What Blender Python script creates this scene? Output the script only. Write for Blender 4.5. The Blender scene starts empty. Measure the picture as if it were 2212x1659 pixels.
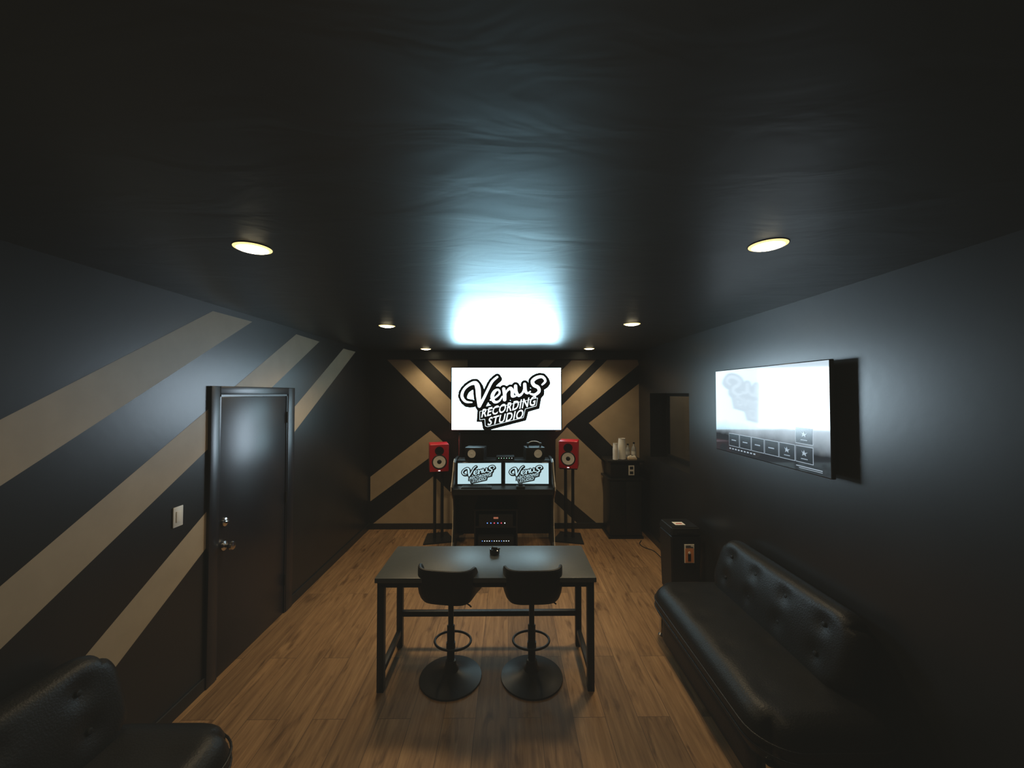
import bpy, bmesh, math, random
from mathutils import Vector, Matrix, Euler
random.seed(4)
PI = math.pi
C = bpy.context.scene.collection
S = bpy.context.scene
S.view_settings.view_transform = 'Standard'
S.view_settings.gamma = 1.0
try:   # matte-black film look of the photograph: slightly lifted blacks
    S.view_settings.use_curve_mapping = True
    S.view_settings.curve_mapping.black_level = (-.0078, -.0076, -.0062)
    S.view_settings.curve_mapping.update()
except Exception as ex: print('curve', ex)

# ------------------------------------------------------------------ camera
CAMZ = 2.0; F = 840.0
ROT = Euler((math.radians(90 + 1.36), 0, math.radians(-0.546)), 'XYZ')
cd = bpy.data.cameras.new('camera'); cam = bpy.data.objects.new('camera', cd); C.objects.link(cam)
cam.location = (0, 0, CAMZ); cam.rotation_euler = ROT
cd.sensor_width = 36; cd.lens = F / 2212 * 36; cd.clip_start = .01
S.camera = cam
RM = ROT.to_matrix()
def ray(px, py): return RM @ Vector(((px - 1106) / F, -(py - 829.5) / F, -1))
def onY(px, py, Y):
    d = ray(px, py); t = Y / d.y; return Vector((d.x * t, Y, CAMZ + d.z * t))
def onX(px, py, X):
    d = ray(px, py); t = X / d.x; return Vector((X, d.y * t, CAMZ + d.z * t))

# room constants
XL, XR, YB, ZC, Y0 = -2.055, 1.95, 5.79, 2.62, -0.9

# ------------------------------------------------------------------ materials
def nodes(name):
    m = bpy.data.materials.new(name); m.use_nodes = True
    nt = m.node_tree; return m, nt, nt.nodes['Principled BSDF']
def N(nt, t, **kw):
    n = nt.nodes.new(t)
    for k, v in kw.items():
        if k in n.inputs: n.inputs[k].default_value = v
        else: setattr(n, k, v)
    return n
def mat(name, col, rough=.5, metal=0, var=.12, scale=14, bump=.0, bscale=60, spec=.5, emis=None, es=0, coat=0, trans=0):
    m, nt, b = nodes(name)
    b.inputs['Roughness'].default_value = rough; b.inputs['Metallic'].default_value = metal
    b.inputs['Specular IOR Level'].default_value = spec
    b.inputs['Coat Weight'].default_value = coat
    b.inputs['Transmission Weight'].default_value = trans
    tc = N(nt, 'ShaderNodeTexCoord')
    no = N(nt, 'ShaderNodeTexNoise', Scale=scale, Detail=4.0)
    nt.links.new(tc.outputs['Object'], no.inputs['Vector'])
    cr = N(nt, 'ShaderNodeValToRGB')
    cr.color_ramp.elements[0].position = .3; cr.color_ramp.elements[1].position = .7
    cr.color_ramp.elements[0].color = (*[c * (1 - var) for c in col], 1)
    cr.color_ramp.elements[1].color = (*[min(1, c * (1 + var)) for c in col], 1)
    nt.links.new(no.outputs['Fac'], cr.inputs['Fac']); nt.links.new(cr.outputs['Color'], b.inputs['Base Color'])
    if bump:
        n2 = N(nt, 'ShaderNodeTexNoise', Scale=bscale, Detail=3.0)
        nt.links.new(tc.outputs['Object'], n2.inputs['Vector'])
        bp = N(nt, 'ShaderNodeBump', Strength=bump, Distance=.01)
        nt.links.new(n2.outputs['Fac'], bp.inputs['Height']); nt.links.new(bp.outputs['Normal'], b.inputs['Normal'])
    if emis:
        b.inputs['Emission Color'].default_value = (*emis, 1); b.inputs['Emission Strength'].default_value = es
    return m
wall_dark = mat('wall_paint_black', (.010, .010, .0110), .34, bump=.04, bscale=22, var=.2, scale=3, spec=.5)
wall_tan = mat('wall_paint_taupe', (.42, .33, .218), .5, bump=.06, bscale=22, var=.07, scale=5)
# ceiling: satin black paint with faint roller marks across the room
ceil_m, nt, b = nodes('ceiling_paint')
b.inputs['Base Color'].default_value = (.009, .009, .009, 1); b.inputs['Specular IOR Level'].default_value = .5
g = N(nt, 'ShaderNodeNewGeometry'); mp = N(nt, 'ShaderNodeMapping'); mp.inputs['Scale'].default_value = (1.8, 4.0, 1)
nt.links.new(g.outputs['Position'], mp.inputs['Vector'])
no = N(nt, 'ShaderNodeTexNoise', Scale=1.5, Detail=3.0, Distortion=.8); nt.links.new(mp.outputs['Vector'], no.inputs['Vector'])
bp = N(nt, 'ShaderNodeBump', Strength=.15, Distance=.02)
nt.links.new(no.outputs['Fac'], bp.inputs['Height']); nt.links.new(bp.outputs['Normal'], b.inputs['Normal'])
mr = N(nt, 'ShaderNodeMapRange'); mr.inputs['To Min'].default_value = .38; mr.inputs['To Max'].default_value = .44
nt.links.new(no.outputs['Fac'], mr.inputs['Value']); nt.links.new(mr.outputs['Result'], b.inputs['Roughness'])

# floor: oak planks running away from the camera
floor_m, nt, b = nodes('oak_plank_floor')
L = nt.links.new
g = N(nt, 'ShaderNodeNewGeometry'); sep = N(nt, 'ShaderNodeSeparateXYZ'); L(g.outputs['Position'], sep.inputs[0])
cmb = N(nt, 'ShaderNodeCombineXYZ'); L(sep.outputs['Y'], cmb.inputs['X']); L(sep.outputs['X'], cmb.inputs['Y'])
br = N(nt, 'ShaderNodeTexBrick'); br.offset = .37; br.offset_frequency = 2
br.inputs['Scale'].default_value = 1; br.inputs['Brick Width'].default_value = 1.5; br.inputs['Row Height'].default_value = .20
br.inputs['Mortar Size'].default_value = .0015; br.inputs['Mortar Smooth'].default_value = .2
br.inputs['Color1'].default_value = (0, 0, 0, 1); br.inputs['Color2'].default_value = (1, 1, 1, 1); br.inputs['Mortar'].default_value = (.3, .3, .3, 1)
L(cmb.outputs[0], br.inputs['Vector'])
offs = N(nt, 'ShaderNodeVectorMath', operation='MULTIPLY_ADD')
L(br.outputs['Color'], offs.inputs[0]); offs.inputs[1].default_value = (7, 13, 3); L(cmb.outputs[0], offs.inputs[2])
mpg = N(nt, 'ShaderNodeMapping'); mpg.inputs['Scale'].default_value = (1.1, 16, 1); L(offs.outputs[0], mpg.inputs['Vector'])
gr = N(nt, 'ShaderNodeTexNoise', Scale=2.4, Detail=8.0, Roughness=.62, Distortion=.35); L(mpg.outputs[0], gr.inputs['Vector'])
mpk = N(nt, 'ShaderNodeMapping'); mpk.inputs['Scale'].default_value = (2.4, 10, 1); L(offs.outputs[0], mpk.inputs['Vector'])
kn = N(nt, 'ShaderNodeTexNoise', Scale=1.5, Detail=4.0, Distortion=.5); L(mpk.outputs[0], kn.inputs['Vector'])
cr = N(nt, 'ShaderNodeValToRGB')
for e, p, c in ((0, .22, (.140, .074, .032)), (1, .78, (.385, .235, .112))):
    cr.color_ramp.elements[e].position = p; cr.color_ramp.elements[e].color = (*c, 1)
e = cr.color_ramp.elements.new(.5); e.color = (.255, .146, .066, 1)
L(gr.outputs['Fac'], cr.inputs['Fac'])
kr = N(nt, 'ShaderNodeValToRGB')
kr.color_ramp.elements[0].position = .26; kr.color_ramp.elements[0].color = (.42, .37, .32, 1)
kr.color_ramp.elements[1].position = .43; kr.color_ramp.elements[1].color = (1, 1, 1, 1)
L(kn.outputs['Fac'], kr.inputs['Fac'])
m1 = N(nt, 'ShaderNodeMix', data_type='RGBA', blend_type='MULTIPLY'); m1.inputs[0].default_value = 1
L(cr.outputs['Color'], m1.inputs[6]); L(kr.outputs['Color'], m1.inputs[7])
tone = N(nt, 'ShaderNodeMapRange'); tone.inputs['To Min'].default_value = .76; tone.inputs['To Max'].default_value = 1.2
L(br.outputs['Color'], tone.inputs['Value'])
m2 = N(nt, 'ShaderNodeVectorMath', operation='SCALE'); L(m1.outputs[2], m2.inputs[0]); L(tone.outputs[0], m2.inputs['Scale'])
m3 = N(nt, 'ShaderNodeMix', data_type='RGBA'); L(br.outputs['Fac'], m3.inputs[0]); L(m2.outputs[0], m3.inputs[6]); m3.inputs[7].default_value = (.06, .034, .018, 1)
L(m3.outputs[2], b.inputs['Base Color']); b.inputs['Roughness'].default_value = .52; b.inputs['Specular IOR Level'].default_value = .2
bp = N(nt, 'ShaderNodeBump', Strength=.10, Distance=.004); L(gr.outputs['Fac'], bp.inputs['Height']); L(bp.outputs['Normal'], b.inputs['Normal'])

door_m = mat('door_paint', (.009, .010, .016), .31, bump=.03, bscale=12, spec=.55)
trim_m = mat('trim_black', (.010, .010, .010), .4)
plastic = mat('black_plastic', (.007, .007, .007), .42, spec=.35)
gloss_black = mat('gloss_black', (.01, .01, .011), .12)
metal_black = mat('black_metal', (.009, .009, .009), .45, metal=.1, spec=.35)
table_m = mat('table_laminate', (.048, .055, .056), .38, var=.08, scale=40)
leather = mat('black_leather', (.005, .0046, .0044), .42, bump=.18, bscale=120, spec=.26)
stool_leather = mat('stool_leather', (.007, .0066, .0062), .5, bump=.2, bscale=150, spec=.3)
base_m = mat('dark_bronze_base', (.026, .023, .019), .33, metal=.5)
chrome = mat('chrome', (.75, .73, .70), .18, metal=1, var=.03)
red_m = mat('red_lacquer', (.50, .006, .018), .35, var=.05)
cone_m = mat('white_cone', (.85, .83, .76), .5, var=.04)
cream = mat('cream_edge', (.40, .35, .27), .4, var=.05)
white_p = mat('white_plastic', (.8, .78, .72), .4, var=.03)
paper = mat('white_paper', (.85, .82, .74), .6, var=.03)
clear = mat('clear_plastic', (.8, .84, .86), .08, var=.02, trans=.7)
orange = mat('orange_print', (.75, .28, .10), .5, var=.1)
desk_m = mat('desk_black_wood', (.007, .0068, .0065), .42, spec=.28)
card = mat('cardboard', (.5, .38, .24), .7)
glass_d = mat('booth_glass', (.02, .02, .02), .04, var=.1); glass_d.node_tree.nodes['Principled BSDF'].inputs['Alpha'].default_value = .3
TVC = (.54, .86, 1.0)
tv_white = mat('screen_white', (.02, .02, .02), .15, emis=TVC, es=7)
tv_letter = mat('screen_letter_white', (.02, .02, .02), .15, emis=(.80, .95, 1), es=1.6)
tv_ink = mat('screen_black', (.004, .004, .005), .3, var=.02)
mon_white = mat('monitor_white', (.02, .02, .02), .15, emis=(.62, .88, .95), es=.8)
lamp_m = mat('lamp_lens', (.9, .85, .7), .4, emis=(1, .86, .55), es=12)
lamp_edge = mat('lamp_edge', (.9, .8, .5), .4, emis=(1, .72, .28), es=1.6)
led = {k: mat('led_' + k, (.02, .02, .02), .3, emis=c, es=3) for k, c in dict(blue=(.1, .25, 1), red=(1, .06, .1), white=(.8, .95, 1), green=(.3, 1, .5)).items()}
# second screen: picture bright at the top, dark at the foot
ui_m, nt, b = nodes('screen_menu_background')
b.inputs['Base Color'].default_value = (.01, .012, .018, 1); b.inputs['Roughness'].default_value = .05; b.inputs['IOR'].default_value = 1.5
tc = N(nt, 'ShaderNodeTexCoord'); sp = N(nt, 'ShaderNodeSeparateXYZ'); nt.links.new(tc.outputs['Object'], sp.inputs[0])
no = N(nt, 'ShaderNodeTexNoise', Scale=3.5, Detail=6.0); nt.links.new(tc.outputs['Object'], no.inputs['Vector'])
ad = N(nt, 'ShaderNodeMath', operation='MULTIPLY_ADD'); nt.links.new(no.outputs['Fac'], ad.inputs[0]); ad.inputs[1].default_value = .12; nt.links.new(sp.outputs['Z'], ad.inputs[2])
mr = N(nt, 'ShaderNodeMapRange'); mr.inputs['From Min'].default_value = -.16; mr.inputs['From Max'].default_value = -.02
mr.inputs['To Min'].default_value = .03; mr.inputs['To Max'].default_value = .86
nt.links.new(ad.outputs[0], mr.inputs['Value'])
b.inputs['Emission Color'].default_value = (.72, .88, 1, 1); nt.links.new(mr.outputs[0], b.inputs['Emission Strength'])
ui_line = mat('screen_menu_line', (.02, .02, .02), .2, emis=(.7, .85, 1), es=.5)
ui_dark = mat('screen_menu_tile', (.004, .006, .012), .2, var=.05)

# ------------------------------------------------------------------ mesh builder
class MB:
    def __init__(s, M=None): s.bm = bmesh.new(); s.M = M or Matrix()
    def _v(s, p): return s.bm.verts.new(s.M @ Vector(p))
    def box(s, x0, x1, y0, y1, z0, z1, mi=0, bev=0, seg=2):
        v = [s._v(p) for p in ((x0,y0,z0),(x1,y0,z0),(x1,y1,z0),(x0,y1,z0),(x0,y0,z1),(x1,y0,z1),(x1,y1,z1),(x0,y1,z1))]
        fs = [s.bm.faces.new([v[i] for i in q]) for q in ((3,2,1,0),(4,5,6,7),(0,1,5,4),(1,2,6,5),(2,3,7,6),(3,0,4,7))]
        for f in fs: f.material_index = mi
        if bev:
            es = list({e for f in fs for e in f.edges})
            r = bmesh.ops.bevel(s.bm, geom=es, offset=bev, segments=seg, affect='EDGES', profile=.5)
            for f in r['faces']: f.material_index = mi
        return s
    def poly(s, pts, mi=0):
        f = s.bm.faces.new([s._v(p) for p in pts]); f.material_index = mi; return s
    def prism(s, pts, d, mi=0):
        d = Vector(d); a = [s._v(p) for p in pts]; c = [s._v(Vector(p) + d) for p in pts]; n = len(pts)
        fs = [s.bm.faces.new(a[::-1]), s.bm.faces.new(c)] + [s.bm.faces.new((a[i], a[(i+1) % n], c[(i+1) % n], c[i])) for i in range(n)]
        for f in fs: f.material_index = mi
        return s
    def tube(s, path, r, n=10, closed=False, mi=0):
        P = [Vector(p) for p in path]; rings = []; m = len(P)
        up = Vector((0, 0, 1))
        for i, p in enumerate(P):
            if closed: t = (P[(i+1) % m] - P[i-1]).normalized()
            else: t = (P[min(i+1, m-1)] - P[max(i-1, 0)]).normalized()
            ref = up if abs(t.z) < .95 else Vector((1, 0, 0))
            a = t.cross(ref).normalized(); c = a.cross(t)
            rr = r[i] if isinstance(r, (list, tuple)) else r
            rings.append([s._v(p + (a * math.cos(2*PI*k/n) + c * math.sin(2*PI*k/n)) * rr) for k in range(n)])
        for i in range(m if closed else m - 1):
            A, B = rings[i], rings[(i+1) % m]
            for k in range(n):
                f = s.bm.faces.new((A[k], A[(k+1) % n], B[(k+1) % n], B[k])); f.material_index = mi
        if not closed:
            s.bm.faces.new(rings[0]).material_index = mi; s.bm.faces.new(rings[-1][::-1]).material_index = mi
        return s
    def lathe(s, prof, c=(0,0,0), n=32, axis='z', mi=0):
        rings = []; c = Vector(c)
        def pt(r, h, a):
            if axis == 'z': return c + Vector((r*math.cos(a), r*math.sin(a), h))
            if axis == 'y': return c + Vector((r*math.cos(a), -h, r*math.sin(a)))
            return c + Vector((h, r*math.cos(a), r*math.sin(a)))
        for r, h in prof:
            rings.append([s._v(pt(0, h, 0))] if r < 1e-6 else [s._v(pt(r, h, 2*PI*k/n)) for k in range(n)])
        for A, B in zip(rings, rings[1:]):
            for k in range(n):
                q = []
                for ring, kk in ((A, k), (A, k+1), (B, k+1), (B, k)):
                    v = ring[kk % len(ring)]
                    if v not in q: q.append(v)
                if len(q) > 2: s.bm.faces.new(q).material_index = mi
        return s
    def build(s, name, mats, parent=None, smooth=True, loc=None):
        bmesh.ops.recalc_face_normals(s.bm, faces=s.bm.faces[:])
        me = bpy.data.meshes.new(name); s.bm.to_mesh(me); s.bm.free()
        for m in (mats if isinstance(mats, (list, tuple)) else [mats]): me.materials.append(m)
        if smooth:
            me.shade_smooth(); me.set_sharp_from_angle(angle=.65)
        o = bpy.data.objects.new(name, me); C.objects.link(o)
        if parent: o.parent = parent
        if loc: o.location = loc
        return o
def tag(o, label, cat, group=None):
    o['label'] = label; o['category'] = cat
    if group: o['group'] = group
    return o
def thing(name, label, cat, loc=(0,0,0), rz=0, group=None):
    o = bpy.data.objects.new(name, None); C.objects.link(o); o.location = loc; o.rotation_euler = (0, 0, rz); o.empty_display_size = .1
    return tag(o, label, cat, group)
def dup(o, parent=None):
    c = o.copy(); C.objects.link(c)
    if parent: c.parent = parent
    for ch in [k for k in bpy.data.objects if k.parent == o and k != c]: dup(ch, c)
    return c
def st(o): o['kind'] = 'structure'; return o
def rslab(mb, cx, cy, cz, sx, sy, sz, r, dimples=(), depth=.03, sig=.06, n=(16, 28, 5), crown=.012, pr=.1):
    """rounded slab whose top face carries button dimples"""
    h = Vector((sx/2, sy/2, sz/2)); vd = {}
    def P(i, j, k):
        key = (i, j, k)
        if key in vd: return vd[key]
        p = Vector(); q = Vector()
        for a, (t, m) in enumerate(((i, n[0]), (j, n[1]), (k, n[2]))):
            u = -math.cos(PI * t / m) * .35 + (2*t/m - 1) * .65
            p[a] = u * h[a]; q[a] = max(-(h[a]-r), min(h[a]-r, p[a]))
        d = p - q
        if d.length > 1e-9: p = q + d.normalized() * r
        # round the corners seen from above
        qx = max(-(h.x-pr), min(h.x-pr, p.x)); qy = max(-(h.y-pr), min(h.y-pr, p.y))
        e = Vector((p.x-qx, p.y-qy))
        if abs(e.x) > 1e-6 and abs(e.y) > 1e-6:
            e = e.normalized() * max(abs(e.x), abs(e.y)); p.x, p.y = qx+e.x, qy+e.y
        if p.z > 0:
            for (dx, dy) in dimples:
                p.z -= depth * math.exp(-((p.x-dx)**2 + (p.y-dy)**2) / sig**2)
            p.z += crown * math.cos(p.x / h.x * PI / 2) * math.cos(p.y / h.y * PI / 2)
        vd[key] = mb._v(p + Vector((cx, cy, cz))); return vd[key]
    def quad(a, b, c, d):
        mb.bm.faces.new((a, b, c, d))
    for i in range(n[0]):
        for j in range(n[1]):
            for k in (0, n[2]): quad(P(i,j,k), P(i+1,j,k), P(i+1,j+1,k), P(i,j+1,k))
    for i in range(n[0]):
        for k in range(n[2]):
            for j in (0, n[1]): quad(P(i,j,k), P(i+1,j,k), P(i+1,j,k+1), P(i,j,k+1))
    for j in range(n[1]):
        for k in range(n[2]):
            for i in (0, n[0]): quad(P(i,j,k), P(i,j+1,k), P(i,j+1,k+1), P(i,j,k+1))
    return mb

# ------------------------------------------------------------------ setting
XE = 3.5   # far side of the booth behind the window
st(MB().box(XL-.2, XE, Y0, YB+.2, -.1, 0).build('floor', floor_m, smooth=False))
st(MB().box(XL-.2, XE, Y0, YB+.2, ZC, ZC+.1).build('ceiling', ceil_m, smooth=False))
# left wall with painted diagonal stripes
w = MB().box(XL-.1, XL, Y0, YB+.1, 0, ZC)
def lpoly(pts):
    q = []
    for p in pts:
        v = onX(p[0], p[1], XL + .001); v.z = max(.0, min(ZC, v.z)); q.append(v)
    w.poly(q, 1)
lpoly([(460,672),(545,695),(-400,1311),(-400,1111)])
lpoly([(640,722),(690,738),(-60,1461),(-60,1318)])
lpoly([(742,753),(768,760),(190,1519),(120,1493)])
st(w.build('wall_left', [wall_dark, wall_tan], smooth=False))
# back wall with painted chevrons
w = MB().box(XL-.1, XE, YB, YB+.1, 0, ZC)
w.poly([(2.3, YB-.001, .9), (3.4, YB-.001, .9), (3.4, YB-.001, 2.4), (2.3, YB-.001, 2.4)], 1)
for pts in ([(835,776),(884,776),(990,880),(990,932)],
            [(922,776),(1010,776),(1010,860)],
            [(800,1030),(930,930),(958,955),(930,987),(800,1083)],
            [(806,1131),(937,1028),(1000,1090),(1000,1131)],
            [(1200,866),(1200,813),(1237,776),(1289,776)],
            [(1150,800),(1176,776),(1200,776),(1176,800)],
            [(1200,932),(1200,890),(1313,776),(1377,776),(1380,788),(1225,916),(1213,930)],
            [(1381,828),(1272,914),(1381,1022)],
            [(1200,950),(1225,923),(1335,1028),(1335,1131),(1290,1131),(1200,1055)],
            [(1195,1082),(1248,1131),(1195,1131)]):
    w.poly([onY(x, y, YB - .001) for x, y in pts], 1)
st(w.build('wall_back', [wall_dark, wall_tan], smooth=False))
# right wall with a deep opening for the booth window
WY0, WY1, WZ0, WZ1, WD = 4.18, 5.34, 1.13, 2.0, .26
w = MB()
w.box(XR, XR+WD, Y0, WY0, 0, ZC).box(XR, XR+WD, WY1, YB+.1, 0, ZC).box(XR, XR+WD, WY0, WY1, 0, WZ0).box(XR, XR+WD, WY0, WY1, WZ1, ZC)
st(w.build('wall_right', wall_dark, smooth=False))
st(MB().box(XE-.1, XE, 3.4, YB, 0, ZC).box(XR+WD, XE-.1, 3.4, 3.5, 0, ZC).build('wall_booth', wall_dark, smooth=False))
win = bpy.data.objects.new('window_1', None); C.objects.link(win); win.location = (XR+WD, (WY0+WY1)/2, WZ0); st(win)
fr = MB(); a = (WY1-WY0)/2; hh = WZ1-WZ0
fr.box(-.04, 0, -a, -a+.04, 0, hh).box(-.04, 0, a-.04, a, 0, hh).box(-.04, 0, -a+.04, a-.04, 0, .04).box(-.04, 0, -a+.04, a-.04, hh-.04, hh)
fr.build('window_frame', metal_black, win, smooth=False)
MB().box(-.02, -.012, -a+.04, a-.04, .04, hh-.04).build('pane', glass_d, win, smooth=False)
ld = bpy.data.lights.new('booth_lamp', 'POINT'); ld.energy = 8; ld.color = (1, .92, .74); ld.shadow_soft_size = .1
lo = bpy.data.objects.new('booth_lamp', ld); C.objects.link(lo); lo.location = (2.85, 4.9, 2.45)
st(MB().box(XL, XR, YB-.05, YB, 2.50, ZC, bev=.004).build('trim_1', trim_m, smooth=False))
st(MB().box(XL, XR, YB-.014, YB, 0, .085, bev=.003).build('baseboard_back', trim_m, smooth=False))
st(MB().box(XL, XL+.014, 3.73, YB-.014, 0, .085, bev=.003).box(XL, XL+.014, Y0, 2.685, 0, .085, bev=.003).build('baseboard_left', trim_m, smooth=False))
st(MB().box(XR-.014, XR, Y0, YB-.014, 0, .085, bev=.003).build('baseboard_right', trim_m, smooth=False))
# door
dr = bpy.data.objects.new('door_1', None); C.objects.link(dr); dr.location = (XL, 3.2, 0); st(dr)
f = MB(); f.box(0, .022, -.515, -.43, 0, 2.05, bev=.005).box(0, .022, .42, .53, 0, 2.05, bev=.005).box(0, .022, -.43, .42, 1.99, 2.05, bev=.005)
f.box(0, .016, -.43, -.415, 0, 1.99).box(0, .016, .405, .42, 0, 1.99).box(0, .016, -.43, .42, 1.975, 1.99)
f.build('door_frame', door_m, dr)
MB().box(0, .010, -.412, .402, .008, 1.972, bev=.003).build('door_panel', door_m, dr)
k = MB(); k.lathe([(0,.010),(.033,.010),(.033,.018),(.014,.024),(.012,.045),(.027,.055),(.031,.068),(.026,.08),(0,.083)], (0,-.36,.905), 24, 'x'); k.build('door_knob', chrome, dr)
k = MB(); k.lathe([(0,.010),(.03,.010),(.03,.022),(.018,.028),(0,.028)], (0,-.36,1.075), 24, 'x').box(.028,.042,-.372,-.348,1.07,1.08); k.build('deadbolt', chrome, dr)
for z in (.3, 1.05, 1.78):
    MB().tube([(.019,.405,z-.05),(.019,.405,z+.05)], .008, 8).build('hinge', metal_black, dr)
# light switch
t = thing('light_switch', 'white rocker light switch on the striped wall beside the door', 'light switch', (XL, 2.452, 1.235))
MB().box(.0015, .008, -.036, .036, -.062, .062, bev=.003).build('cover_plate', white_p, t)
MB().box(.008, .012, -.017, .017, -.034, .034, bev=.002).build('rocker', paper, t)

# ------------------------------------------------------------------ downlights
dl = None
pos = [('nearest downlight on the door side of the ceiling', -1.09, 1.655, 22), ('nearest downlight on the ceiling above the side wall screen', 1.085, 1.60, 12),
       ('second downlight from the camera, ceiling on the door side', -1.115, 3.57, 100), ('second downlight from the camera, ceiling on the side wall screen side', 1.105, 3.45, 90),
       ('farthest downlight, left of the big screen near the striped back wall', -1.15, 5.42, 40), ('farthest downlight, right of the big screen near the striped back wall', 1.12, 5.36, 40)]
for lab, x, y, en in pos:
    if dl is None:
        dl = thing('recessed_downlight', lab, 'ceiling light', (x, y, ZC), group='round downlights in the black ceiling')
        MB().lathe([(.072,0),(.076,0),(.076,-.002),(.073,-.003),(.072,0)], n=40).build('trim_ring', trim_m, dl)
        MB().lathe([(.060,-.0075),(.072,-.003),(.072,0),(.060,0),(.060,-.0075)], n=40).build('lens_edge', lamp_edge, dl)
        MB().lathe([(0,-.016),(.035,-.014),(.060,-.0075),(.060,0),(0,0)], n=40).build('lens', lamp_m, dl)
        o = dl
    else:
        o = dup(dl); o.location = (x, y, ZC); o['label'] = lab
    ld = bpy.data.lights.new('downlight_beam', 'SPOT'); ld.energy = en; ld.spot_size = math.radians(152); ld.spot_blend = 1; ld.shadow_soft_size = .13
    ld.color = (1, .77, .46); lo = bpy.data.objects.new('downlight_beam', ld); C.objects.link(lo); lo.location = (x, y, ZC-.03)

# ------------------------------------------------------------------ logo lettering
def catmull(pts, k=8):
    P = [pts[0]] + list(pts) + [pts[-1]]; out = []
    for i in range(1, len(P)-2):
        p0, p1, p2, p3 = P[i-1:i+3]
        for j in range(k):
            t = j / k
            out.append(tuple(.5*((2*p1[a]) + (-p0[a]+p2[a])*t + (2*p0[a]-5*p1[a]+4*p2[a]-p3[a])*t*t + (-p0[a]+3*p1[a]-3*p2[a]+p3[a])*t**3) for a in range(len(p1))))
    out.append(tuple(P[-2])); return out
# (u, v, half width) on a 238 x 136 screen, v downward
VENUS = [
 [(44,76,2.5),(30,74,4),(22,62,4.5),(27,47,4),(40,36,4.4),(52,34,6),(57,46,7),(58,62,6.5),(60,84,5)],
 [(60,84,4.8),(70,66,4.2),(80,45,4),(88,30,4),(99,20,3.6)],
 [(84,71,2.8),(95,65,3.2),(104,56,3.4),(101,48,3.4),(93,52,4.6),(88,64,5.2),(93,75,4.4),(103,73,3.2),(110,63,2.8)],
 [(113,46,4.6),(115,58,5),(115,70,5)],[(115,62,3),(120,51,3.4),(128,45,4.8),(132,52,5),(132,62,4.6),(139,62,3)],
 [(139,40,4.8),(140,53,5),(146,61,4.4),(154,55,3.4),(159,42,3.2)],[(159,36,4.8),(160,50,5),(165,56,3.6),(171,52,2.8)],
 [(197,37,3),(204,29,3.8),(198,20,4.4),(186,21,4.8),(176,29,5.2),(179,38,5.2),(188,43,5),(190,52,4.6),(181,59,4.2),(171,57,3)],
]
def text_mesh(body, size, offset, shear=.25):
    cu = bpy.data.curves.new('t', 'FONT'); cu.body = body; cu.size = size; cu.offset = offset; cu.shear = shear; cu.space_character = 1.08; cu.resolution_u = 3
    ob = bpy.data.objects.new('t', cu); C.objects.link(ob)
    dg = bpy.context.evaluated_depsgraph_get(); dg.update()
    me = bpy.data.meshes.new_from_object(ob.evaluated_get(dg)); bpy.data.objects.remove(ob); return me
def logo(parent, W, H, white):
    def loc(u, v, lay): return Vector(((u-119)/238*W, -.001-.0015*lay, (68-v)/136*H))
    def ribbon(mb, pts, grow, du, dv, lay):
        pts = catmull(pts)
        for a in range(len(pts)-1):
            (x0, y0, r0), (x1, y1, r1) = pts[a], pts[a+1]; r0 += grow; r1 += grow
            d = Vector((x1-x0, y1-y0)); 
            if d.length < 1e-5: continue
            d.normalize(); nx, ny = -d.y, d.x
            mb.poly([loc(x+du, y+dv, lay) for x, y in ((x0+nx*r0,y0+ny*r0),(x1+nx*r1,y1+ny*r1),(x1-nx*r1,y1-ny*r1),(x0-nx*r0,y0-ny*r0))])
        for (x, y, r) in pts[::4] + [pts[-1]]:
            mb.poly([loc(x+du+math.cos(q*PI/8)*(r+grow), y+dv+math.sin(q*PI/8)*(r+grow), lay) for q in range(16)])
    def words(mb, off, du, dv, lay):
        for body, u, v, wd, ht, ang in (('RECORDING', 62, 111, 119, 17, -13), ('STUDIO', 76, 128.5, 77, 16, -12)):
            me = text_mesh(body, 1, off); xs = [q.co.x for q in text_mesh(body, 1, 0).vertices]
            wx = max(xs) - min(xs); sx = wd / wx; sy = ht / .69; a = math.radians(ang)
            vs = []
            for q in me.vertices:
                x = (q.co.x - min(xs)) * sx; y = q.co.y * sy * (1 + .18 * x / wd)
                vs.append(mb._v(loc(u + du + x, v + dv + x*math.tan(a) - y, lay)))
            for p in me.polygons:
                try: mb.bm.faces.new([vs[i] for i in p.vertices])
                except ValueError: pass
    o = MB()
    for s_ in VENUS:
        ribbon(o, s_, 4.2, 0, 0, 1); ribbon(o, s_, 4.2, 2.8, 4.4, 1)
    o.poly([loc(u, v, .9) for u, v in ((56,89),(190,58),(196,62),(191,90),(167,97),(162,116),(76,138.5),(68,135),(65,119),(54,119))])
    o.build('logo_outline', tv_ink, parent, smooth=False)
    i = MB()
    for s_ in VENUS: ribbon(i, s_, -1.2, 0, 0, 2)
    # white inner keyline around the two words
    path = [(61,96),(187,66),(184,84),(160,90.5),(156,109.5),(78,129.5),(73,128),(72,113),(61,114.5)]
    for a in range(len(path)):
        (x0, y0), (x1, y1) = path[a], path[(a+1) % len(path)]
        d = Vector((x1-x0, y1-y0)).normalized(); nx, ny = -d.y*.45, d.x*.45
        i.poly([loc(x, y, 2) for x, y in ((x0+nx,y0+ny),(x1+nx,y1+ny),(x1-nx,y1-ny),(x0-nx,y0-ny))])
    words(i, .016, 2.5, -2, 2)
    i.build('logo_lettering', white, parent, smooth=False)

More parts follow.
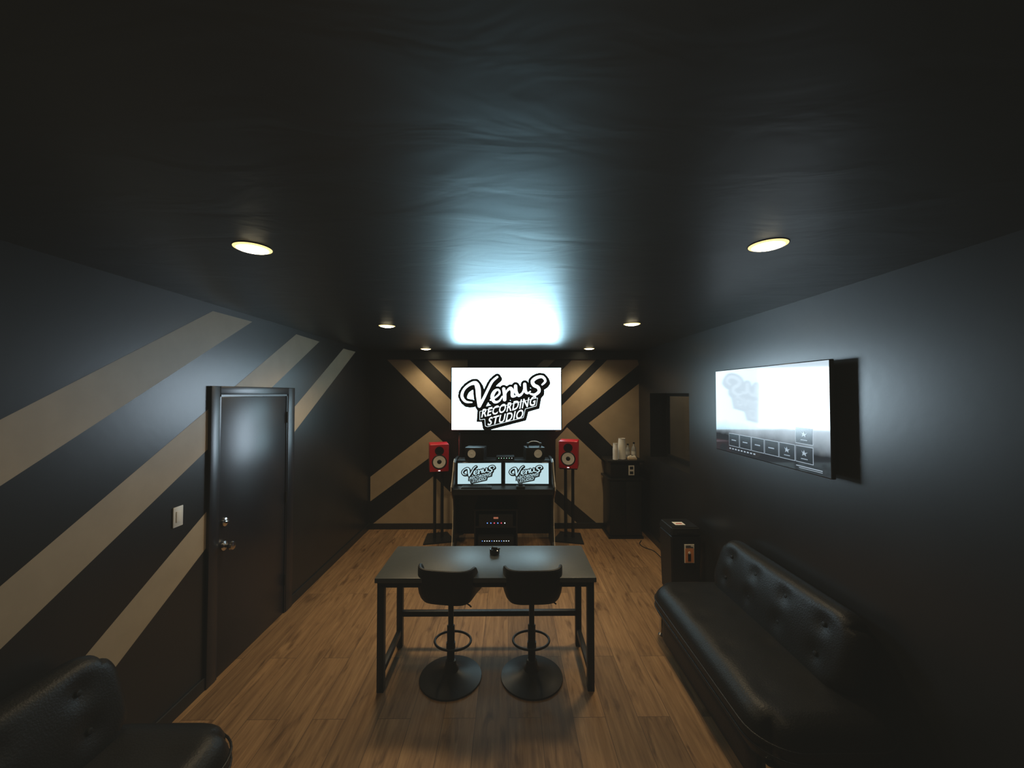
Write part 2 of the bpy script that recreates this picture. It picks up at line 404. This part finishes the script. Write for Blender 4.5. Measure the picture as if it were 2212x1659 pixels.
def screen_unit(name, label, cat, loc, rz, W, H, D, scr, group=None, bez=.012):
    t = thing(name, label, cat, loc, rz, group=group)
    MB().box(-W/2, W/2, 0, D, -H/2, H/2, bev=.004).build('casing', gloss_black, t)
    w2, h2 = W/2-bez, H/2-bez
    s = MB().poly([(-w2,-.001,-h2),(w2,-.001,-h2),(w2,-.001,h2),(-w2,-.001,h2)]).build('screen', scr, t, smooth=False)
    return t, s, w2*2, h2*2
t, s, a, h_ = screen_unit('television', 'big wall screen with white background and black lettering above the desk', 'television', (-.027, 5.66, 1.92), 0, 1.615, .925, .05, tv_white, bez=.014)
logo(s, a, h_, tv_letter)
MB().box(-.3, .3, .05, .128, -.2, .2).build('wall_bracket', metal_black, t, smooth=False)
t, s, W, H = screen_unit('television', 'side wall screen showing a menu of dark tiles and a washed-out reflection', 'television', (1.87, 2.865, 1.85), math.radians(-90), 1.25, .70, .025, ui_m, bez=.006)
MB().box(-.3, .3, .025, .079, -.2, .2).build('wall_bracket', metal_black, t, smooth=False)
def tpos(a, b_, lay): return ((a-.5)*1.25, -.001-.001*lay, (.5-b_)*.70)
def trect(mb, a0, a1, b0, b1, lay): return mb.poly([tpos(a0,b0,lay), tpos(a1,b0,lay), tpos(a1,b1,lay), tpos(a0,b1,lay)])
tiles = [(.169+.122*i, .77) for i in range(6)] + [(.169+.122*5, .60)]
for q, (a0, b0) in enumerate(tiles):
    trect(MB(), a0, a0+.112, b0, b0+.14, 2).build('menu_tile', ui_dark, s, smooth=False)
    trect(MB(), a0-.003, a0+.115, b0-.006, b0+.146, 1).build('tile_border', ui_line, s, smooth=False)
    lt = MB()
    if q in (4, 5, 6):
        lt.poly([tpos(a0+.056+(x-.06)*.62, b0+.055+(y-.055)*.62, 3) for x, y in ((.03,.02),(.05,.045),(.062,.01),(.07,.05),(.10,.04),(.078,.065),(.082,.10),(.06,.078),(.04,.098),(.046,.062))])
        trect(lt, a0+.035, a0+.08, b0+.105, b0+.112, 3)
    else: trect(lt, a0+.03, a0+.08, b0+.066, b0+.076, 3)
    lt.build('tile_icon', ui_line, s, smooth=False)
for i in range(9): trect(MB(), .172+.032*i, .172+.032*i+.018, .938, .953, 3).build('menu_icon', ui_line, s, smooth=False)
trect(MB(), .78, .95, .945, .953, 3).build('caption_line', ui_line, s, smooth=False); trect(MB(), .80, .95, .962, .967, 3).build('caption_line', ui_line, s, smooth=False)

# ------------------------------------------------------------------ table
TX0, TX1, TY0, TY1, TZ = -.892, .592, 2.63, 3.18, .765
tcx, tcy = (TX0+TX1)/2, (TY0+TY1)/2; hx, hy = (TX1-TX0)/2, (TY1-TY0)/2
t = thing('dining_table', 'long black table with square metal legs in the middle of the floor', 'table', (tcx, tcy, 0))
MB().box(-hx, hx, -hy, hy, TZ-.032, TZ, bev=.003).build('tabletop', table_m, t)
q = .046; lx, ly = hx-.012, hy-.02
for sx in (-1, 1):
    for sy in (-1, 1):
        x0, x1 = sorted((sx*lx, sx*(lx-q))); y0, y1 = sorted((sy*ly, sy*(ly-q)))
        MB().box(x0, x1, y0, y1, 0, TZ-.032, bev=.002).build('leg', metal_black, t)
for sx in (-1, 1):
    x0, x1 = sorted((sx*(lx-.006), sx*(lx-q+.006)))
    MB().box(x0, x1, -ly+q, ly-q, .10, .14, bev=.002).build('side_rail', metal_black, t)
a = MB()
a.box(-lx+q, lx-q, -ly+.004, -ly+.03, TZ-.072, TZ-.032).box(-lx+q, lx-q, ly-.03, ly-.004, TZ-.072, TZ-.032)
a.box(-lx+.006, -lx+.034, -ly+q, ly-q, TZ-.072, TZ-.032).box(lx-.034, lx-.006, -ly+q, ly-q, TZ-.072, TZ-.032).build('apron', metal_black, t, smooth=False)
MB().box(-lx+q, lx-q, ly-.04, ly-.006, .235, .275, bev=.002).build('stretcher', metal_black, t)
t = thing('ashtray', 'small round black ashtray alone on the long black table', 'ashtray', (-.105, 3.02, TZ))
MB().lathe([(0,0),(.034,0),(.038,.006),(.038,.034),(.033,.038),(.028,.036),(.026,.014),(0,.012)], n=28).build('bowl', gloss_black, t)
for k in range(3):
    a = k*2*PI/3
    MB().tube([(.026*math.cos(a),.026*math.sin(a),.040),(.043*math.cos(a),.043*math.sin(a),.040)], .004, 8).build('rest', metal_black, t)

# ------------------------------------------------------------------ bar stools
def seat_shell():
    mb = MB(); n = 64; R = .205
    def h(th):
        d = abs((th + PI/2 + PI) % (2*PI) - PI) / PI * 180   # 0 at the back (-Y)
        k = max(0, min(1, (112 - d) / 52)); return .028 + .195 * k*k*(3-2*k)
    outer = []; inner = []
    for k in range(n):
        th = 2*PI*k/n; c, s_ = math.cos(th), math.sin(th); H = h(th); col = []; coli = []
        sq = 1 / (abs(c)**4 + abs(s_)**4)**(1/4)
        for i in range(1, 15):
            f = i/14
            if f <= .5: r = .84*R*f/.5; z = .008*(f/.5)**3
            else:
                g_ = (f-.5)/.5; a_ = min(1, g_*2.1)
                r = .84*R + .16*R*math.sin(a_*PI/2); z = .008 + H*(.15*(1-math.cos(a_*PI/2)) + .85*g_**1.2)
            col.append((r*sq*c, r*sq*s_*.97, z))
            ri = max(0, r - .022*min(1, f/.5))
            zi = z + .055 if f <= .5 else max(z + .003, .063*(1-(f-.5)/.5) + z)
            coli.append((ri*sq*c, ri*sq*s_*.97, zi))
        outer.append(col); inner.append(coli)
    ov = [[mb._v(p) for p in col] for col in outer]; iv = [[mb._v(p) for p in col] for col in inner]
    co = mb._v((0,0,0)); ci = mb._v((0,0,.055)); m = 14
    for k in range(n):
        k2 = (k+1) % n
        mb.bm.faces.new((co, ov[k][0], ov[k2][0])); mb.bm.faces.new((ci, iv[k2][0], iv[k][0]))
        for i in range(m-1):
            mb.bm.faces.new((ov[k][i], ov[k][i+1], ov[k2][i+1], ov[k2][i])); mb.bm.faces.new((iv[k][i], iv[k2][i], iv[k2][i+1], iv[k][i+1]))
        mb.bm.faces.new((ov[k][m-1], iv[k][m-1], iv[k2][m-1], ov[k2][m-1]))
    rim = [(Vector(outer[k][m-1]) + Vector(inner[k][m-1]))/2 for k in range(n)]
    return mb, rim
def make_stool():
    t = thing('bar_stool', '', 'bar stool', (0,0,0), group='bar stools tucked under the long table')
    mb, rim = seat_shell()
    s_ = mb.build('seat', stool_leather, t, loc=(0,0,.582))
    MB().tube(rim, .0115, 8, closed=True).build('rim_piping', stool_leather, s_)
    MB().box(-.09,.09,-.09,.09,.565,.583,bev=.004).build('mounting_plate', metal_black, t)
    MB().lathe([(0,.34),(.019,.34),(.019,.566),(0,.566)], n=20).lathe([(0,.05),(.026,.05),(.027,.36),(.022,.365),(0,.365)], n=24).build('pole', metal_black, t)
    MB().lathe([(0,0),(.212,0),(.218,.004),(.216,.012),(.17,.022),(.10,.036),(.055,.056),(.04,.085),(.036,.12),(.027,.125),(0,.125)], n=56).build('base', base_m, t)
    ring = [(.13*math.cos(a), .05+.11*math.sin(a), .225) for a in [2*PI*k/36 for k in range(36)]]
    MB().tube(ring, .0085, 10, closed=True).lathe([(0,.205),(.032,.205),(.032,.245),(0,.245)], n=20).tube([(0,-.02,.225),(0,-.06,.225)], .008, 8).build('footrest', metal_black, t)
    MB().tube([(.02,0,.561),(.09,-.03,.557),(.15,-.06,.545),(.165,-.068,.539)], .005, 8).build('lever', metal_black, t)
    return t
s1 = make_stool(); s2 = dup(s1)
s1.location = (-.405, 2.79, 0); s1.rotation_euler.z = math.radians(-9)
s1['label'] = 'black leather bar stool with round base, nearer the door side of the table'
s2.location = (.166, 2.79, 0); s2.rotation_euler.z = math.radians(2)
s2['label'] = 'black leather bar stool with round base, nearer the leather sofa under the side screen'

# ------------------------------------------------------------------ sofas
def make_sofa():
    t = thing('sofa', '', 'sofa', group='tufted black leather sofas along the side walls')
    # local: backrest at +X, far end at +Y .70, near end at -Y .82
    Y1_, Y0_ = .70, -.82; LN = Y1_ - Y0_; cy = (Y1_+Y0_)/2
    dim = [(-.12+.26*i-.08, -.5+.333*j) for i in range(2) for j in range(4)]
    m = MB(); rslab(m, -.02, cy, .30, .74, LN, .26, .12, dim, .010, .05, n=(20, 40, 10), crown=.025, pr=.20); st_ = m.build('seat', leather, t)
    def rim(grow):
        out = []; a_, b_, r_ = .37+grow, LN/2+grow, .20
        for q, (sx, sy) in enumerate(((1,1),(-1,1),(-1,-1),(1,-1))):
            for k in range(9):
                an = (q + k/8) * PI/2
                out.append((-.02 + sx*(a_-r_) + r_*math.cos(an), cy + sy*(b_-r_) + r_*math.sin(an)))
        return out
    MB().tube([(x, y, .325) for x, y in rim(.000)], .0055, 8, closed=True).build('piping', leather, st_)
    MB().tube([(x, y, .272) for x, y in rim(.000)], .0055, 8, closed=True).build('piping', leather, st_)
    m = MB(); rslab(m, -.01, cy-.02, .115, .69, LN-.24, .19, .04, n=(14, 24, 6), crown=0, pr=.10); m.build('base_frame', leather, t)
    for sx in (-.31, .27):
        for sy in (Y0_+.09, Y1_-.09):
            MB().lathe([(0,0),(.022,0),(.026,.006),(.014,.02),(.018,.2),(0,.2)], (sx, sy, 0), 16).build('leg', chrome, t)
    ang = math.radians(-72)
    M = Matrix.Translation((.232, 0, .585)) @ Matrix.Rotation(ang, 4, 'Y')
    bd = [(u, -.45+.3*j) for u in (-.07, .10) for j in range(4)]
    m = MB(M); rslab(m, 0, 0, 0, .46, 1.30, .15, .073, bd, .015, .05, n=(24, 60, 8), crown=.02, pr=.16); bk = m.build('backrest', leather, t)
    for u, v in bd:
        m = MB(M); m.lathe([(0,.081),(.011,.079),(.014,.074),(.011,.065),(0,.063)], (u, v, 0), 14); m.build('button', leather, bk)
    return t
so = make_sofa(); so.location = (1.58, 2.65, 0); so['label'] = 'black leather sofa with buttoned back under the side wall screen'
so2 = dup(so); so2.location = (-1.665, 1.28, 0); so2.scale = (-1, 1, 1); so2['label'] = 'black leather sofa against the striped wall, cut off by the near left corner'

# ------------------------------------------------------------------ studio desk
DX, DY = -.062, 5.2
t = thing('studio_desk', 'black two-tier studio desk with pale curved edges below the big screen', 'desk', (DX, DY, 0))
prof = [(-.33,0),(-.25,.12),(-.19,.3),(-.17,.5),(-.2,.66),(-.3,.74),(-.35,.79),(-.345,.83),(-.28,.88),(-.18,1.0),(-.12,1.10),(-.04,1.13)]
full = prof + [(.25,1.13),(.25,0)]
for sx in (-.652, .622):
    p = MB().prism([(sx, y, z) for y, z in full], (.03, 0, 0)).build('side_panel', desk_m, t, smooth=False)
    e = MB(); ex = sx if sx < 0 else sx + .019
    for (y0, z0), (y1, z1) in zip(prof, prof[1:]):
        n_ = Vector((-(z1-z0), (y1-y0))).normalized() * .006
        e.prism([(ex, y0, z0), (ex, y1, z1), (ex, y1+n_.x, z1+n_.y), (ex, y0+n_.x, z0+n_.y)], (.011, 0, 0))
    e.build('edge_trim', cream, p, smooth=False)
MB().box(-.622, .622, -.34, .24, .775, .805, bev=.004).build('worktop', desk_m, t)
MB().box(-.622, .622, -.335, -.31, .735, .775).build('front_rail', metal_black, t, smooth=False)
MB().box(-.622, .622, .0, .25, 1.085, 1.108, bev=.003).build('upper_shelf', desk_m, t)
MB().box(-.622, .622, .225, .245, .06, .775).build('back_panel', desk_m, t, smooth=False)
# monitors
def monitor(label, x, rz):
    t, s, W, H = screen_unit('computer_monitor', label, 'monitor', (x, 5.10, .955), rz, .585, .285, .03, mon_white, 'pair of computer monitors on the studio desk', .010)
    t.rotation_euler.x = math.radians(-6)
    MB().box(-.03, .03, .03, .05, -.13, .04, bev=.004).build('stand_neck', plastic, t)
    MB().box(-.11, .11, -.03, .10, -.149, -.141, bev=.003).build('stand_base', plastic, t)
    logo(s, W*.96, H*.98, mon_white)
    return t
monitor('computer monitor on the desk with pale lettering screen, nearer the door', -.375, math.radians(2))
monitor('computer monitor on the desk with pale lettering screen, nearer the stacked cups', .243, math.radians(-2))
# things on the desk
t = thing('computer_keyboard', 'slim black keyboard lying on the desk worktop', 'keyboard', (-.40, 4.95, .805))
MB().box(-.19, .19, -.055, .055, 0, .014, bev=.004).build('case', plastic, t)
k = MB()
for r in range(4):
    for c in range(14): k.box(-.18+c*.0258, -.18+c*.0258+.022, -.046+r*.024, -.046+r*.024+.02, .014, .018)
k.build('keys', metal_black, t, smooth=False)
t = thing('volume_controller', 'small black round volume knob controller on the desk worktop', 'controller', (.155, 4.93, .805))
MB().box(-.055, .055, -.05, .05, 0, .03, bev=.006).build('body', plastic, t)
MB().lathe([(0,.03),(.03,.03),(.028,.055),(.024,.058),(0,.058)], n=28).build('knob', metal_black, t)
# small lying monitors on the upper shelf
def small_speaker(label, x, mir):
    t = thing('small_speaker', label, 'speaker', (x, 5.32, 1.108), math.radians(8*mir), 'small black speakers on the upper desk shelf')
    MB().box(-.13, .13, -.10, .10, 0, .165, bev=.005).build('cabinet', plastic, t)
    cx = .035*mir
    MB().lathe([(.066,.100),(.066,.106),(.058,.110),(.054,.104)], (cx,0,.083), 36, 'y').build('surround', metal_black, t)
    MB().lathe([(.055,.105),(.024,.102),(.02,.102),(.012,.106),(0,.108)], (cx,0,.083), 36, 'y').build('woofer_cone', cone_m, t)
    MB().lathe([(.024,.100),(.022,.105),(.012,.104),(.009,.108),(0,.109)], (-.085*mir,0,.11), 24, 'y').build('tweeter', metal_black, t)
    return t
small_speaker('small black speaker with white cone on the desk shelf, door side', -.44, -1)
small_speaker('small black speaker with white cone under the headphones on the desk shelf', .35, 1)
t = thing('headphones', 'white and black headphones laid on top of the small desk speaker', 'headphones', (.35, 5.30, 1.273))
arc = [(.085*math.cos(a), 0, .03+.045*math.sin(a)) for a in [PI*k/14 for k in range(15)]]
MB().tube(arc, .006, 8).build('headband', white_p, t)
for sx in (-.085, .085): MB().lathe([(0,-.012),(.026,-.012),(.030,0),(.026,.012),(0,.012)], (sx, 0, .030), 20, 'x').build('ear_cup', plastic, t)
t = thing('audio_interface', 'slim black box with tiny lights between the small desk speakers', 'audio interface', (-.04, 5.30, 1.108))
MB().box(-.12, .12, -.07, .07, 0, .045, bev=.004).build('body', plastic, t)
for i in range(6): MB().box(-.09+i*.035, -.084+i*.035, -.072, -.07, .02, .026).build('indicator_light', led['white' if i % 2 else 'green'], t, smooth=False)
# rack under the desk
t = thing('equipment_rack', 'open black equipment rack standing under the studio desk', 'rack', (-.16, 5.22, 0))
r_ = MB(); r_.box(-.28,-.262,-.16,.18,0,.5).box(.262,.28,-.16,.18,0,.5).box(-.262,.262,-.16,.18,0,.02).box(-.262,.262,-.16,.18,.482,.5).box(-.262,.262,.165,.18,.02,.482)
r_.build('case', desk_m, t, smooth=False)
MB().box(-.262,.262,-.15,.16,.262,.277).build('shelf', metal_black, t, smooth=False)
t = thing('rack_processor', 'upper rack unit with a dim display and red and blue lights', 'audio unit', (-.16, 5.22, .277))
MB().box(-.22,.22,-.15,.14,0,.155,bev=.003).build('chassis', plastic, t)
MB().box(-.03,.03,-.153,-.15,.10,.122).build('display', mat('amber_display', (.05,.02,.01), .3, emis=(1,.35,.2), es=.3), t, smooth=False)
for i, c in enumerate(('blue','blue','red','blue','red','white')): MB().lathe([(0,.150),(.006,.150),(.005,.156),(0,.157)], (-.11+i*.045, 0, .045), 12, 'y').build('indicator_light', led[c], t)
t = thing('rack_interface', 'lower rack unit with a row of bright white lights', 'audio unit', (-.16, 5.22, .02))
MB().box(-.23,.23,-.15,.14,0,.13,bev=.003).build('chassis', plastic, t)
for i in range(12): MB().box(-.18+i*.031, -.171+i*.031, -.153, -.15, .07, .076).build('indicator_light', led['white' if i % 4 else 'blue'], t, smooth=False)

# ------------------------------------------------------------------ red speakers on stands
def red_speaker(label, x, z, rz):
    t = thing('studio_speaker', label, 'speaker', (x, 5.42, z), rz, 'red studio speakers beside the big screen')
    t.scale = (.95, .95, .92)
    MB().box(-.135, .135, -.15, .16, 0, .40, bev=.010, seg=3).build('cabinet', red_m, t)
    MB().lathe([(.062,.150),(.064,.155),(.05,.156),(.028,.1515),(.014,.153),(0,.155)], (0,0,.305), 32, 'y').build('tweeter', plastic, t)
    MB().lathe([(.105,.150),(.105,.157),(.098,.160),(.09,.154),(.086,.150)], (0,0,.145), 40, 'y').build('surround', plastic, t)
    MB().lathe([(.088,.156),(.06,.152),(.034,.151),(0,.151)], (0,0,.145), 40, 'y').build('woofer_cone', cone_m, t)
    MB().lathe([(.032,.1515),(.026,.158),(.014,.162),(0,.163)], (0,0,.145), 24, 'y').build('dust_cap', plastic, t)
    MB().box(-.014, .014, -.152, -.150, .012, .020).build('status_light', led['white'], t, smooth=False)
    s = thing('speaker_stand', label.replace('red studio speaker', 'black two-pole stand carrying the red speaker').replace(' on a stand', ''), 'speaker stand', (x, 5.42, 0), rz, 'black speaker stands')
    MB().prism([(-.21,-.2,0),(.21,-.2,0),(.14,.18,0),(-.14,.18,0)], (0,0,.018)).build('base_plate', metal_black, s, smooth=False)
    for sx in (-.05, .05): MB().lathe([(0,.018),(.021,.018),(.021,z-.014),(0,z-.014)], (sx,0,0), 18).build('pole', metal_black, s)
    MB().box(-.12,.12,-.12,.12,z-.014,z).build('top_plate', metal_black, s, smooth=False)
red_speaker('red studio speaker on a stand, door side of the desk', -.965, .940, math.radians(14))
red_speaker('red studio speaker on a stand, between the desk and the cup cabinet', .845, .980, math.radians(-14))
t = thing('microphone_stand', 'thin upright metal stand behind the desk below the big screen', 'microphone stand', (-.70, 5.60, 0))
MB().lathe([(0,0),(.07,0),(.07,.01),(.02,.02),(0,.02)], n=32).build('base', metal_black, t)
MB().lathe([(0,.02),(.010,.02),(.010,1.42),(0,1.42)], n=14).build('pole', metal_black, t)
MB().tube([(0,0,1.1),(0,0,1.4)], .013, 12).build('clamp', chrome, t)

# ------------------------------------------------------------------ cabinet in the far corner
CX, CY = 1.62, 5.56
t = thing('corner_cabinet', 'tall narrow black cabinet holding cups in the far corner by the window', 'cabinet', (CX, CY, 0))
MB().box(-.22,.22,-.17,.2,.02,.80,bev=.002).build('lower_body', desk_m, t)
MB().box(-.25,.25,-.205,.21,.80,.825,bev=.002).build('middle_shelf', desk_m, t)
MB().box(-.20,.20,-.16,.2,.825,1.045,bev=.002).build('upper_body', desk_m, t)
MB().box(-.25,.25,-.21,.21,1.045,1.075,bev=.002).build('top', desk_m, t)
MB().box(-.24,.24,-.19,.21,0,.03).build('plinth', desk_m, t, smooth=False)
for x0, x1, hxx in ((-.215,-.003,-.03),(.003,.215,.03)):
    d_ = MB().box(x0,x1,-.185,-.17,.05,.78,bev=.002).build('door', desk_m, t)
    MB().tube([(hxx,-.190,.45),(hxx,-.190,.56)], .005, 8).build('handle', metal_black, d_)
o_ = MB().box(.045,.125,-.168,-.16,.865,1.0,bev=.003).build('outlet_plate', white_p, t)
for z in (.90, .965): MB().box(.062,.108,-.171,-.168,z-.019,z+.019).build('socket', plastic, o_, smooth=False)
# cups
def cup_mesh(r0, r1, h): return MB().lathe([(0,0),(r0,0),(r1,h),(r1+.003,h),(r1+.003,h-.004),(r1,h-.005),(r1-.0015,h-.002),(r0-.0015,.003),(0,.003)], n=24)
def stack(x, y, r0, r1, h, n, dz, label, group):
    o = None
    for i in range(n):
        if o is None: o = cup_mesh(r1, r0, h).build('paper_cup', paper); tag(o, label, 'cup', group); c = o
        else: c = o.copy(); C.objects.link(c)
        c.location = (x, y, 1.075 + i*dz)
stack(1.50, 5.45, .028, .038, .085, 11, .014, 'white paper cup nested in the slim shorter stack on the corner cabinet', 'nested cups in the slim stack')
stack(1.605, 5.50, .046, .056, .12, 9, .021, 'white foam cup nested in the wide taller stack on the corner cabinet', 'nested cups in the wide stack')
t = thing('condiment_tray', 'small pale tray of packets in front of the bottles on the corner cabinet', 'tray', (1.72, 5.42, 1.075))
MB().box(-.06,.06,-.04,.04,0,.03,bev=.004).build('tray', card, t)
for i in range(4): MB().box(-.05+i*.026,-.03+i*.026,-.03,.03,.03,.048+.006*(i % 2)).build('packet', paper, t, smooth=False)
for i, (x, y, s_, lb) in enumerate(((1.79, 5.55, 1, 'clear plastic bottle with dark cap on the corner cabinet beside the wall'), (1.72, 5.60, .88, 'shorter clear bottle just behind the tray on the corner cabinet'))):
    t = thing('bottle', lb, 'bottle', (x, y, 1.075), group='clear bottles on the corner cabinet')
    MB().lathe([(0,0),(.03*s_,0),(.033*s_,.01),(.033*s_,.13*s_),(.026*s_,.155*s_),(.012,.18*s_),(.012,.205*s_),(0,.205*s_)], n=24).build('bottle_body', clear, t)
    MB().lathe([(0,.205*s_),(.014,.205*s_),(.014,.225*s_),(0,.225*s_)], n=16).build('cap', plastic, t)
    MB().lathe([(.0335*s_,.05*s_),(.0342*s_,.05*s_),(.0342*s_,.1*s_),(.0335*s_,.1*s_)], n=24).build('wrapper', white_p, t)
# cable on the floor
pts = [(1.80,5.30,.006),(1.74,5.18,.006),(1.76,5.06,.006),(1.84,4.95,.006),(1.86,4.7,.006),(1.90,4.4,.006)]
tag(MB().tube(catmull(pts, 6), .005, 8).build('power_cable', plastic), 'thin black cable lying on the floor by the corner cabinet', 'cable')

# ------------------------------------------------------------------ bin
t = thing('waste_bin', 'tall black bin with stickers between the sofa and the corner cabinet', 'bin', (1.745, 3.98, 0))
def frus(m, x0, x1, y0, y1, z0, z1, k):
    a_ = [(x0*k,y0*k,z0),(x1*k,y0*k,z0),(x1*k,y1*k,z0),(x0*k,y1*k,z0)]; b_ = [(x0,y0,z1),(x1,y0,z1),(x1,y1,z1),(x0,y1,z1)]
    va = [m._v(p) for p in a_]; vb = [m._v(p) for p in b_]
    m.bm.faces.new(va[::-1]); m.bm.faces.new(vb)
    for i in range(4): m.bm.faces.new((va[i], va[(i+1)%4], vb[(i+1)%4], vb[i]))
    bmesh.ops.bevel(m.bm, geom=m.bm.edges[:], offset=.012, segments=3, affect='EDGES')
m = MB(); frus(m, -.150, .150, -.15, .15, 0, .60, .9); m.build('body', plastic, t)
m = MB(); frus(m, -.140, .140, -.14, .14, .60, .68, 1.10); lid = m.build('lid', plastic, t)
MB().box(-.09,.06,-.155,-.150,.62,.64).build('lid_slot', metal_black, lid, smooth=False)
MB().box(-.07,.03,-.07,.02,.680,.6825).build('lid_sticker', paper, lid, smooth=False)
MB().box(-.05,.01,-.04,-.02,.6825,.6830).build('sticker_print', red_m, lid, smooth=False)
b_ = MB().box(-.02,.075,-.154,-.149,.34,.52).build('front_sticker', paper, t, smooth=False)
MB().box(-.014,.069,-.156,-.154,.346,.482).build('sticker_picture', orange, b_, smooth=False)
MB().box(-.008,.063,-.157,-.154,.490,.496).box(-.008,.04,-.157,-.154,.503,.509).box(.012,.040,-.158,-.156,.36,.43).build('sticker_print', plastic, b_, smooth=False)
MB().lathe([(0,.157),(.012,.157),(.011,.160),(0,.160)], (.026,0,.44), 20, 'y').build('sticker_print', paper, b_)

# ------------------------------------------------------------------ area lamps added before the big screen to boost its glow on ceiling and walls
def glow(name, sx, sy, z, e, col, spread, az, el):
    ld = bpy.data.lights.new(name, 'AREA'); ld.shape = 'RECTANGLE'; ld.size = sx; ld.size_y = sy
    ld.energy = e; ld.color = col; ld.spread = math.radians(spread)
    lo = bpy.data.objects.new(name, ld); C.objects.link(lo); lo.location = (-.027, 5.60, z)
    a, b_ = math.radians(az), math.radians(el)
    d = Vector((math.sin(a)*math.cos(b_), -math.cos(a)*math.cos(b_), math.sin(b_)))
    lo.rotation_euler = d.to_track_quat('-Z', 'Y').to_euler()
glow('added_screen_glow_up', 1.40, .34, 2.16, 4.0, (.42, .80, 1.0), 30, 0, 14.5)
glow('added_screen_glow_right', 1.5, .85, 1.93, 8, (.66, .86, 1.0), 42, 36, 1)
glow('added_screen_glow_left', 1.5, .85, 1.93, 3, (.70, .84, 1.0), 42, -38, 1)
# ------------------------------------------------------------------ ambient light
wd = bpy.data.worlds.new('world'); S.world = wd; wd.use_nodes = True
wd.node_tree.nodes['Background'].inputs[0].default_value = (1, .95, .86, 1); wd.node_tree.nodes['Background'].inputs[1].default_value = .012
